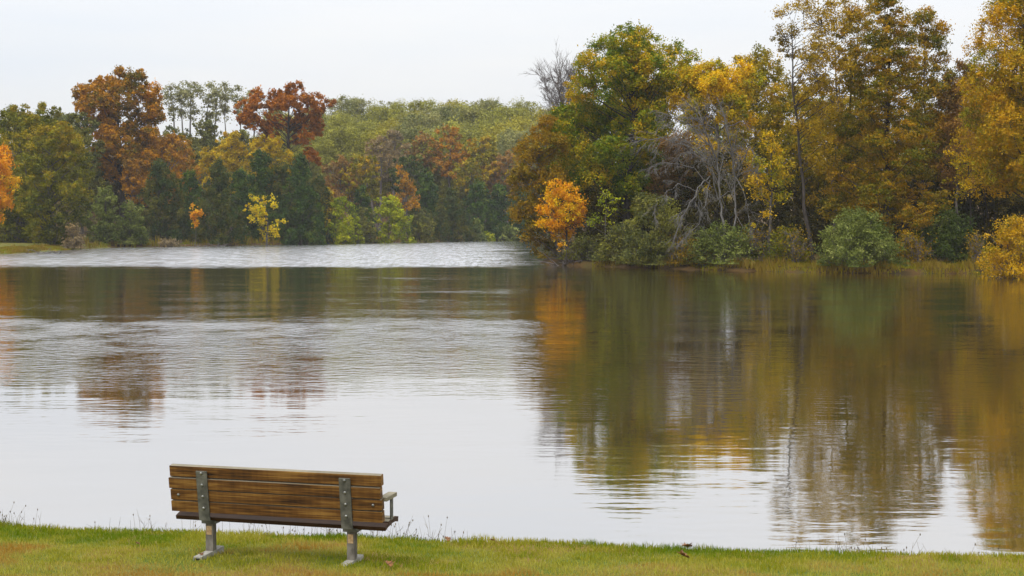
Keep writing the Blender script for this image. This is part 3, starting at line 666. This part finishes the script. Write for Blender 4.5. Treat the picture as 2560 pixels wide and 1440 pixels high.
# shrubs at the foot of the point
for k, (px, d, top, bot, wd, mt, dn, lb) in enumerate([
    (2140, 102.8, 528, 680, 225, 'sage', 1.1, 'large round sage green bush at the water under the bronze oak'),
    (2375, 106, 530, 650, 170, 'darkgreen', 1.0, 'dark green shrub in the shade right of the sage bush'),
    (2548, 92, 545, 700, 200, 'orangebush', .8, 'orange tan bush at the right edge of the water'),
    (1640, 113.5, 490, 668, 190, 'willow', .9, 'grey green willow shrub below the round topped oak'),
    (1555, 117, 560, 668, 130, 'willow', .8, 'grey green shrub beside the dark hollow at the tip'),
    (1810, 109.5, 560, 668, 190, 'sage', .75, 'green shrub at the foot of the bare grey tree'),
    (1460, 121, 590, 664, 120, 'willow', .7, 'low grey shrub leaning over the water under the orange maple'),
    (1730, 111, 600, 672, 110, 'brownolive', .7, 'bronze low shrub under the drooping grey branches'),
    (1960, 108, 570, 668, 130, 'olive', .6, 'olive shrub between the bare tree and the sage bush'),
    (2270, 105, 575, 670, 90, 'pinoak', .6, 'rusty gold low bush right of the sage bush')]):
    tree('waterside_shrub', lb, 'shrub', px, d, top, bot, wd, 'bush', mt, n=26, size=.3, dens=dn, trunk=.07, nstem=5, bark='bark')
for k, (px, d, h, wd, lb) in enumerate([
    (1590, 117, 70, 90, 'leafless brush at the waterline between the two grey green willow shrubs'), (1690, 113, 80, 90, 'leafless brush under the left end of the drooping grey branches'), (1900, 109, 110, 80, 'leafless brush at the foot of the orange gold tree'),
    (1990, 107, 90, 80, 'leafless brush just left of the leaning trunk'), (2290, 104, 80, 90, 'leafless brush right of the rusty gold low bush'), (2440, 103, 90, 80, 'leafless brush beside the orange tan bush at the right edge'), (1440, 122, 60, 80, 'leafless brush at the tip under the hanging tree')]):
    rq = random.Random(k + 90); bp = []
    for q in range(11):
        x1 = px + rq.uniform(-.5, .5) * wd; bp.append(([(px + rq.uniform(-.15, .15) * wd, 672, rq.uniform(-.6, .6)), ((px + x1) / 2, 672 - h * .5, rq.uniform(-.8, .8)), (x1, 672 - h * rq.uniform(.6, 1.1), rq.uniform(-1, 1))], .03))
    bare('brush', lb, px, d, 672, bp, 'mauvebark', 60 + k, twig=2, cat='shrub', droop=.02, spread=.5, density=1.5, leaf='brownolive', nleaf=500, leafL=.17, group='leafless brush along the wooded point')
# trees filling the wood behind
for k, (px, d, top, wd, mt, lb) in enumerate([
    (1575, 140, 140, 220, 'oak', 'green tree standing right behind the round topped oak'), (1450, 135, 250, 200, 'oak', 'green tree behind the orange maple'), (1620, 142, 240, 200, 'olive', 'olive tree between the round topped oak and the golden tree'), (1700, 134, 330, 190, 'brown', 'brown thin tree behind the drooping grey branches'),
    (1900, 134, 120, 190, 'olivegold', 'olive gold tree filling the skyline left of the tall thin trees'), (1990, 130, 215, 220, 'olivegold', 'olive gold crown directly behind the leaning tall trunk'), (2080, 138, 235, 220, 'olivegold', 'gold tree glimpsed behind the second tall thin tree'),
    (1760, 146, 300, 190, 'oak', 'green tree behind the golden orange one'), (2160, 130, 300, 200, 'pinoak', 'bronze tree behind the left side of the pyramidal oak'), (2320, 132, 260, 200, 'brownolive', 'brown olive tree behind the gap right of the pyramidal oak'),
    (2440, 130, 190, 220, 'brownolive', 'brown tree behind the yellow gold tree'), (2620, 122, 60, 200, 'yolk', 'gold tree beyond the right edge behind the yellow one'), (2500, 124, 180, 180, 'olivegold', 'olive gold tree deep in the right hand wood')]):
    tree('wood_tree', lb, 'tree', px, d, top, 510 if px > 1800 else 540, wd, 'round', mt, n=34, size=.34, dens=.8, trunk=.2, bark='darkbark', group='trees inside the wooded point')
k0 = None
for k in range(20):
    px = 1490 + k * 62; d = 118 + (k * 7) % 16 + (8 if px < 1700 else 0)
    if k < 3:
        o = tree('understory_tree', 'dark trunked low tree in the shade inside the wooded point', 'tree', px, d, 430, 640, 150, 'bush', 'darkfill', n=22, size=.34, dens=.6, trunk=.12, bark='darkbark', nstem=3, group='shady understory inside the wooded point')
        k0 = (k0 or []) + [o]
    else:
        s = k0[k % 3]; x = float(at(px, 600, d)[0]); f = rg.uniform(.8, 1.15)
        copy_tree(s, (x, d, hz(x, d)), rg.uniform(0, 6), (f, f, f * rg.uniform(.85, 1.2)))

# ------------------------------------------------------------------ grass
def blades(name, X, Y, Hh, Wd, tone, mat, rng, lean=.5, kind='stuff', segs=1):
    n = len(X); Z = height(X, Y)
    ok = sdf(X, Y) > 0.02
    X, Y, Z, Hh, Wd, tone = X[ok], Y[ok], Z[ok], Hh[ok], Wd[ok], tone[ok]; n = len(X)
    a = rng.uniform(0, 6.283, n); dx, dy = np.cos(a) * Wd * .5, np.sin(a) * Wd * .5
    b = rng.uniform(0, 6.283, n); l = Hh * lean * rng.uniform(0, 1, n); lx, ly = np.cos(b) * l, np.sin(b) * l
    z = Z - .01
    P0 = np.stack([X - dx, Y - dy, z], 1); P1 = np.stack([X + dx, Y + dy, z], 1)
    P2 = np.stack([X + dx * .7 + lx * .35, Y + dy * .7 + ly * .35, z + Hh * .6], 1); P3 = np.stack([X - dx * .7 + lx * .35, Y - dy * .7 + ly * .35, z + Hh * .6], 1)
    P4 = np.stack([X + lx, Y + ly, z + Hh * np.sqrt(np.clip(1 - (l / Hh) ** 2 * .6, .2, 1))], 1)
    V = np.stack([P0, P1, P2, P3, P4], 1).reshape(-1, 3)
    i = np.arange(n)[:, None] * 5
    loops = np.concatenate([i + 0, i + 1, i + 2, i + 3, i + 3, i + 2, i + 4], 1)
    sizes = np.tile([4, 3], n)
    return mesh_np(name, V, loops, sizes, mat, fattr={'tone': np.repeat(tone, 2)})

def vnoise(x, y, sc, seed):
    r = np.random.default_rng(seed); g = r.uniform(0, 1, (128, 128))
    u, v = x * sc + 40, y * sc + 40; i, j = np.floor(u).astype(int), np.floor(v).astype(int); fu, fv = u - i, v - j
    fu = fu * fu * (3 - 2 * fu); fv = fv * fv * (3 - 2 * fv)
    G = lambda a, b: g[a % 128, b % 128]
    return (G(i, j) * (1 - fu) + G(i + 1, j) * fu) * (1 - fv) + (G(i, j + 1) * (1 - fu) + G(i + 1, j + 1) * fu) * fv

M['lawn'] = leafmat('lawn blades', ['667a34', '7e8842', '96944e', 'a69e66', 'a68e62', '9e7a50'], .3, k=1.02)
M['weed'] = leafmat('weed stalks', ['5c5430', '6c5c40', '7a6a44', '8a7c4a'], .15)
M['shoregrass'] = leafmat('shore grass', ['6c8428', '7e8034', '82703c', '8c7448', '6c5434'], .2, k=1.0)
rng = np.random.default_rng(77)
n = 330000
X = rng.uniform(-8.5, 8.5, n); Y = 9.4 + (rng.uniform(0, 1, n)) * 6.2
s_ = sdf(X, Y); okk = s_ > .25; X, Y, s_ = X[okk], Y[okk], s_[okk]
pn = vnoise(X, Y, 1.1, 1) * .45 + vnoise(X, Y, 2.7, 2) * .3 + vnoise(X, Y, 7, 3) * .25
edge = 1 - sstep(1.1, 1.9, s_)                   # greener by the water
dry = sstep(1.4, 2.4, s_) * .16
shade = np.exp(-(((X + 1.9) / 1.1) ** 2 + ((Y - 11.9) / .45) ** 2))    # bench shade put into blade tone: lusher, darker green round the feet
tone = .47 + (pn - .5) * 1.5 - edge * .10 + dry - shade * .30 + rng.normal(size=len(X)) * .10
hh = rng.uniform(.022, .052, len(X)) * (.8 + .5 * vnoise(X, Y, 3, 9)) * (1 + edge * .8 * vnoise(X, Y, 4, 19) ** 1.5)
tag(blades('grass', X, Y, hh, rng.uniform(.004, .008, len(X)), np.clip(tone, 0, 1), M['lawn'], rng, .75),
    'mown lawn along the near shore, green with dry straw and rust patches', 'grass', kind='stuff')
# weeds along the brow of the bank
n = 3200
t = rng.uniform(0, 1, n); wx_ = rng.uniform(-8.5, 8.5, n); 
base_y = np.interp(wx_, [-12, -5.2, -3.07, 0, 1.9, 4.45, 9], [16.8, 15.35, 14.85, 14.2, 13.8, 13.25, 12.6])
dens_ = vnoise(wx_, wx_ * 0, 1.3, 12); keep = dens_ > rng.uniform(.2, .8, n); wx_, base_y = wx_[keep], base_y[keep]
wy_ = base_y - rng.uniform(.45, 1.0, len(wx_))
T = Tubes(); rr = np.random.default_rng(5)
for x, y in zip(wx_, wy_):
    h = rr.uniform(.05, .19) * (1.3 if rr.random() < .2 else 1); z = hz(x, y); l = rr.normal(size=2) * .25 * h
    p = np.array([[x, y, z - .02], [x + l[0] * .3, y + l[1] * .3, z + h * .5], [x + l[0], y + l[1], z + h]])
    T.add(p, [.0018, .0014, .0008], 3)
    if rr.random() < .35:
        q = p[2]; T.add([q - [0, 0, .012], q, q + [0, 0, .012]], [.001, .006, .001], 4)
    if rr.random() < .3:
        q = p[1]; e = q + np.array([rr.normal() * .05, 0, .05]); T.add([q, e], [.0015, .001], 3)
stalkmat = noisemat('weed stalk', srgb('4c4434'), srgb('7a6a48'), nscale=20)
tag(T.build('weeds', stalkmat), 'thin dry weed stalks standing along the brow of the near bank', 'weeds', kind='stuff')

# far shore grasses
def shoreband(name, label, pxs, d0, d1, n, h, tone0, seed):
    r = np.random.default_rng(seed)
    px = r.uniform(pxs[0], pxs[1], n); d = r.uniform(d0, d1, n); x = (px - 1280) / F * d
    s = sdf(x, d); k = (s > .05) & (s < 3.2 * r.uniform(.2, 1, n) ** .7 * 2); x, d = x[k], d[k]
    cl = vnoise(x, d, .6, seed)
    tn = tone0 + (cl - .5) * .6 + r.normal(size=len(x)) * .12
    o = blades(name, x, d, h * r.uniform(.4, 1.2, len(x)) * (.25 + 1.9 * cl ** 2), .0006 * d * np.ones(len(x)) + .01, np.clip(tn, 0, 1), M['shoregrass'], r, .6)
    return tag(o, label, 'grass', kind='stuff')
shoreband('grass', 'tall straw and green grass fringing the wooded point', (1480, 2480), 99, 124, 55000, .40, .50, 31)
shoreband('grass', 'short grass patches along the cedars of the far shore', (215, 1330), 190, 310, 60000, .9, .42, 32)
shoreband('grass', 'mown grass of the small lawn at the left end of the far shore', (-200, 205), 160, 205, 50000, .25, .45, 33)

# ------------------------------------------------------------------ bench
def boxes(name, items, mats, parent, bevel=.004):
    """items: (centre, size, rotation about x, material index) boxes bevelled and joined"""
    import bmesh
    bm = bmesh.new()
    from mathutils import Matrix
    for (c, s, rx, mi) in items:
        g = bmesh.ops.create_cube(bm, size=1)
        vs = g['verts']
        fs = set(f for v in vs for f in v.link_faces)
        for f in fs: f.material_index = mi[0] if isinstance(mi, tuple) else mi
        if isinstance(mi, tuple):
            for f in fs:
                if f.normal.z > .9: f.material_index = mi[1]
        Mx = Matrix.Translation(c) @ Matrix.Rotation(rx, 4, 'X') @ Matrix.Diagonal((*s, 1))
        bmesh.ops.transform(bm, matrix=Mx, verts=vs)
        es = list(set(e for v in vs for e in v.link_edges))
        bmesh.ops.bevel(bm, geom=es, offset=bevel, segments=2, affect='EDGES', profile=.7)
    me = bpy.data.meshes.new(name); bm.to_mesh(me); bm.free()
    for m in mats: me.materials.append(m)
    o = bpy.data.objects.new(name, me); COL.objects.link(o); o.parent = parent
    return o

def woodmat(name, a, b, c, seed, rough=.7):
    m, N, Lk, o = newmat(name)
    t = N.new('ShaderNodeTexCoord')
    def nz_(scale, sc, det=6):
        mp = N.new('ShaderNodeMapping'); mp.inputs['Scale'].default_value = scale; mp.inputs['Location'].default_value = (seed, seed * 2, 0)
        n = N.new('ShaderNodeTexNoise'); n.inputs['Scale'].default_value = sc; n.inputs['Detail'].default_value = det
        Lk.new(t.outputs['Object'], mp.inputs[0]); Lk.new(mp.outputs[0], n.inputs['Vector']); return n
    g = nz_((.9, 30, 30), 3); cross = nz_((26, 2, 1.2), 1.0, 3); blot = nz_((1.6, 1, 14), 1.6, 5)
    r = N.new('ShaderNodeValToRGB'); e = r.color_ramp.elements; e[0].position = .35; e[0].color = a; e[1].position = .70; e[1].color = c; q = e.new(.5); q.color = b
    ad = N.new('ShaderNodeMath'); ad.operation = 'ADD'; ml = N.new('ShaderNodeMath'); ml.operation = 'MULTIPLY'; ml.inputs[1].default_value = .444
    a2 = N.new('ShaderNodeMath'); a2.operation = 'ADD'
    Lk.new(g.outputs[0], ad.inputs[0]); Lk.new(blot.outputs[0], ad.inputs[1]); Lk.new(ad.outputs[0], a2.inputs[0]); cm = N.new('ShaderNodeMath'); cm.operation = 'MULTIPLY'; cm.inputs[1].default_value = .25; Lk.new(cross.outputs[0], cm.inputs[0]); Lk.new(cm.outputs[0], a2.inputs[1]); Lk.new(a2.outputs[0], ml.inputs[0]); Lk.new(ml.outputs[0], r.inputs[0])
    d = N.new('ShaderNodeBsdfPrincipled'); d.inputs['Roughness'].default_value = rough; d.inputs['Specular IOR Level'].default_value = .3
    bp = N.new('ShaderNodeBump'); bp.inputs['Strength'].default_value = .35; bp.inputs['Distance'].default_value = .004
    Lk.new(g.outputs[0], bp.inputs['Height']); Lk.new(bp.outputs[0], d.inputs['Normal']); Lk.new(r.outputs[0], d.inputs['Base Color']); Lk.new(d.outputs[0], o.inputs[0])
    return m
WOOD = woodmat('stained wood', srgb('1c1008'), srgb('66431a'), srgb('a47c3c'), 3)
WOODTOP = woodmat('weathered wood', srgb('585044'), srgb('807864'), srgb('9c947e'), 8, .85)
WOODDARK = woodmat('seat wood in painted shade', srgb('24180e'), srgb('3c2614'), srgb('55381c'), 5)  # shade under the seat put into its wood colour
STEEL = noisemat('weathered steel', srgb('4c4c46'), srgb('74736a'), nscale=14, rough=.6, metallic=.25, bump=.15, bdist=.002)
POST = noisemat('grey painted post', srgb('5a544c'), srgb('827c72'), scale=(2, 2, 1), nscale=9, rough=.7, bump=.15, bdist=.002)
FOOT = noisemat('pale galvanised foot', srgb('8e8a80'), srgb('b4b0a4'), nscale=9, rough=.75, bump=.15, bdist=.002)
BOLT = noisemat('bolt steel', srgb('6a6a66'), srgb('9a9a94'), nscale=30, rough=.4, metallic=.7)
STICK = noisemat('tan sticker', srgb('b08c62'), srgb('d0b088'), nscale=60, rough=.6, bump=0)
HOLESHADE = noisemat('painted shade of tube end', srgb('141414'), srgb('1e1e1e'), nscale=5)  # dark plate on a solid foot, painted as the unlit inside of a tube

bl = at(520, 1384, 12.12); br = at(874, 1406, 11.80)
Lv = np.array([bl[0], 12.12]); Rv = np.array([br[0], 11.80]); mid = (Lv + Rv) / 2; ang = math.atan2(Rv[1] - Lv[1], Rv[0] - Lv[0]); half = np.linalg.norm(Rv - Lv) / 2
bench = empty('park_bench', (mid[0], mid[1], hz(mid[0], mid[1]) - .02), ang)
bench.rotation_euler = (0, R(.15), ang)
tag(bench, 'wooden park bench with steel bracket legs on the lawn, seen from behind facing the lake', 'bench')
BZ = .368
BL = .958       # half length of the back
zb = lambda lx: 0.0
tilt = BT
cz, sz_ = math.cos(tilt), math.sin(tilt)
def bk(u, v):      # u up along the back, v out towards the viewer (-y)
    return (0.0, -.02 - u * sz_ - v * cz, BZ + u * cz - v * sz_)
PLK = .092; items = []
for k in range(4):
    u = .03 + PLK / 2 + k * (PLK + .011)
    v = -.012 if k == 3 else (.004 if k == 2 else 0.0)
    c = bk(u, v); items.append(((rg.uniform(-.008, .008), c[1], c[2]), (2 * BL, .062, PLK), tilt, (0, 1)))
boxes('backrest', items, [WOOD, WOODTOP], bench)
# seat of three planks, slightly dished, lake side is +y
si = [((0, .06, .336), (2 * BL, .085, .036), R(16), (0, 0)), ((0, .145, .354), (2 * BL, .085, .045), R(6), (0, 1)), ((0, .23, .362), (2 * BL, .085, .045), R(-1), (0, 1)), ((.0, .312, .354), (2 * BL, .085, .045), R(-12), (0, 1))]
boxes('seat', si, [WOODDARK, WOODTOP], bench)
for s in (-1, 1):
    lx = s * half; zz = zb(lx)
    # leg post with a raised web under the seat
    leg = boxes('leg', [((lx, .06, (.316 + zz) / 2), (.068, .068, .316 - zz), 0, 0)], [POST], bench, .003)
    boxes('sticker', [((lx - .001, .0245, zz + .225), (.048, .003, .075), 0, 0)], [STICK], leg, .0005)
    boxes('seat_bracket', [((lx, .06, .299), (.13, .10, .03), 0, 0), ((lx, .22, .312), (.06, .22, .03), 0, 0)], [STEEL], bench, .004)
    boxes('foot', [((lx, .02, zz + .018), (.072, .44, .055), 0, 0), ((lx, -.2005, zz + .018), (.056, .006, .038), 0, 1)], [FOOT, HOLESHADE], bench, .003)
    c = bk(.183, .039)
    br_ = boxes('back_bracket', [((lx, c[1], c[2]), (.10, .014, .44), tilt, 0)], [STEEL], bench, .003)
    for k in range(4):
        T = Tubes(); c0 = np.array(bk(.03 + PLK / 2 + k * (PLK + .011), .046)); nrm = np.array([0, -cz, -sz_]); c0[0] = lx
        T.add([c0, c0 + nrm * .006, c0 + nrm * .010, c0 + nrm * .011], [.013, .012, .006, .0005], 10); T.build('bolt', BOLT, br_)
    ax = s * (BL - .05)
    arm = boxes('armrest', [((ax + (.045 if s > 0 else .01), .095, .585), (.075, .26, .034), 0, (0, 1))], [WOODTOP, WOODTOP], bench)
    boxes('support', [((ax + (.045 if s > 0 else .01), .19, .47), (.012, .055, .20), 0, 0)], [STEEL], arm, .002)
    T = Tubes(); c0 = np.array(bk(.03 + PLK / 2 + 1 * (PLK + .011), .031)); c0[0] = s * (BL - .075); nrm = np.array([0, -cz, -sz_])
    T.add([c0, c0 + nrm * .006, c0 + nrm * .010, c0 + nrm * .011], [.013, .012, .006, .0005], 10); T.build('bolt', BOLT, arm)

# ------------------------------------------------------------------ fallen leaves
def leafthing(label, px, py, size, rz, tilt_, seed, z_add=.045, mat=None):
    r = np.random.default_rng(seed)
    d = 1.6 / ((py - 560) / F - .1025); x = (px - 1280) / F * d
    z = hz(x, d) + z_add
    size *= .78; n = 7; pts = [(0, -size * .6, 0)]
    outl = [(0, -.5), (.22, -.35), (.18, -.15), (.48, -.1), (.28, .08), (.38, .3), (.14, .28), (0, .6), (-.14, .28), (-.38, .3), (-.28, .08), (-.48, -.1), (-.18, -.15), (-.22, -.35)]
    V = [(0, 0, 0)] + [(a * size, b * size, (abs(a) * .9 + abs(b) * .25) ** 1.3 * size * r.uniform(.6, 1.3)) for a, b in outl]
    m = len(outl); L = []
    for k in range(m): L += [0, 1 + k, 1 + (k + 1) % m]
    o = mesh_np('fallen_leaf', V, L, [3] * m, mat or LEAFB); o.location = (x, d, z); o.rotation_euler = (tilt_, .2, rz)
    sm = o.modifiers.new('thickness', 'SOLIDIFY'); sm.thickness = .0015
    return tag(o, label, 'leaf', 'fallen leaves on the near lawn')
LEAFB = noisemat('dead leaf', srgb('5c3c24'), srgb('96683c'), nscale=25, rough=.7)
for a in [('curled brown leaf nearest to the bench, right of its right foot', 968, 1421, .13, .5, .3, 1), ('pale brown leaf lying on the near lawn below the widest tree reflection', 1712, 1403, .15, 1.3, .4, 2),
          ('red brown leaf near the edge of the grass, above the pale brown one', 1722, 1374, .15, 2.2, .2, 3), ('small brown leaf at the grass edge right of the bench', 1117, 1359, .10, .2, .4, 4),
          ('tiny leaf on the lawn left of the bench', 335, 1368, .06, 1.2, .3, 5), ('brown leaf at the grass edge in the middle', 1230, 1362, .06, 2.0, .3, 6)]: leafthing(*a)
p = bench.matrix_basis @ Vector((-half, -.13, zb(-half) + .05))
lf = leafthing('dark brown leaf lying on the near end of the left bench foot', 500, 1392, .07, .4, .1, 9, 0); lf.location = p

# ------------------------------------------------------------------ driftwood and dead branches at the waterline
def snag(name, label, px0, px1, py, d, n, seed, h, bark, group=None, cat='branch'):
    r = np.random.default_rng(seed); T = Tubes(); a = at(px0, py, d); b = at(px1, py, d); a[2] = b[2] = .05
    root_x = (a[0] + b[0]) / 2; L = b[0] - a[0]
    for k in range(n):
        s = a + (b - a) * r.uniform(0, 1) - np.array([root_x, d, 0]); e = s + np.array([r.normal() * L * .25, r.normal() * 1.0, abs(r.normal()) * h])
        T.add(wander(r, s - [0, 0, .2], e, 6, .25), np.linspace(.05, .012, 6) * (1 + .0015 * d), 4)
    o = T.build(name, M[bark], None); o.location = (root_x, d, 0)
    return tag(o, label, cat, group)
snag('dead_branches', 'tangle of dark dead branches in the water at the tip of the wooded point', 1395, 1520, 664, 120.5, 60, 3, .8, 'mauvebark')
snag('dead_branches', 'pale dead branches lying in the water off the left lawn', 60, 150, 632, 168, 26, 4, .35, 'palebark')
snag('driftwood', 'pale dead sticks on the far shore in front of the cedars', 500, 560, 612, 222, 22, 6, .4, 'palebark')

# ------------------------------------------------------------------ haze
hm, HN, HL, ho = newmat('haze')
pv = HN.new('ShaderNodeVolumePrincipled'); pv.inputs['Color'].default_value = (.93, .96, 1.0, 1); pv.inputs['Density'].default_value = HAZE
HL.new(pv.outputs[0], ho.inputs['Volume'])
hb = [(x, y, z) for z in (-4, 60) for (x, y) in ((-1080, -180), (1080, -180), (1080, 1100), (-1080, 1100))]
hzb = mesh_np('haze', hb, [0, 3, 2, 1, 4, 5, 6, 7, 0, 1, 5, 4, 1, 2, 6, 5, 2, 3, 7, 6, 3, 0, 4, 7], [4] * 6, hm)
tag(hzb, 'thin pale autumn haze over the lake', 'haze', kind='stuff')
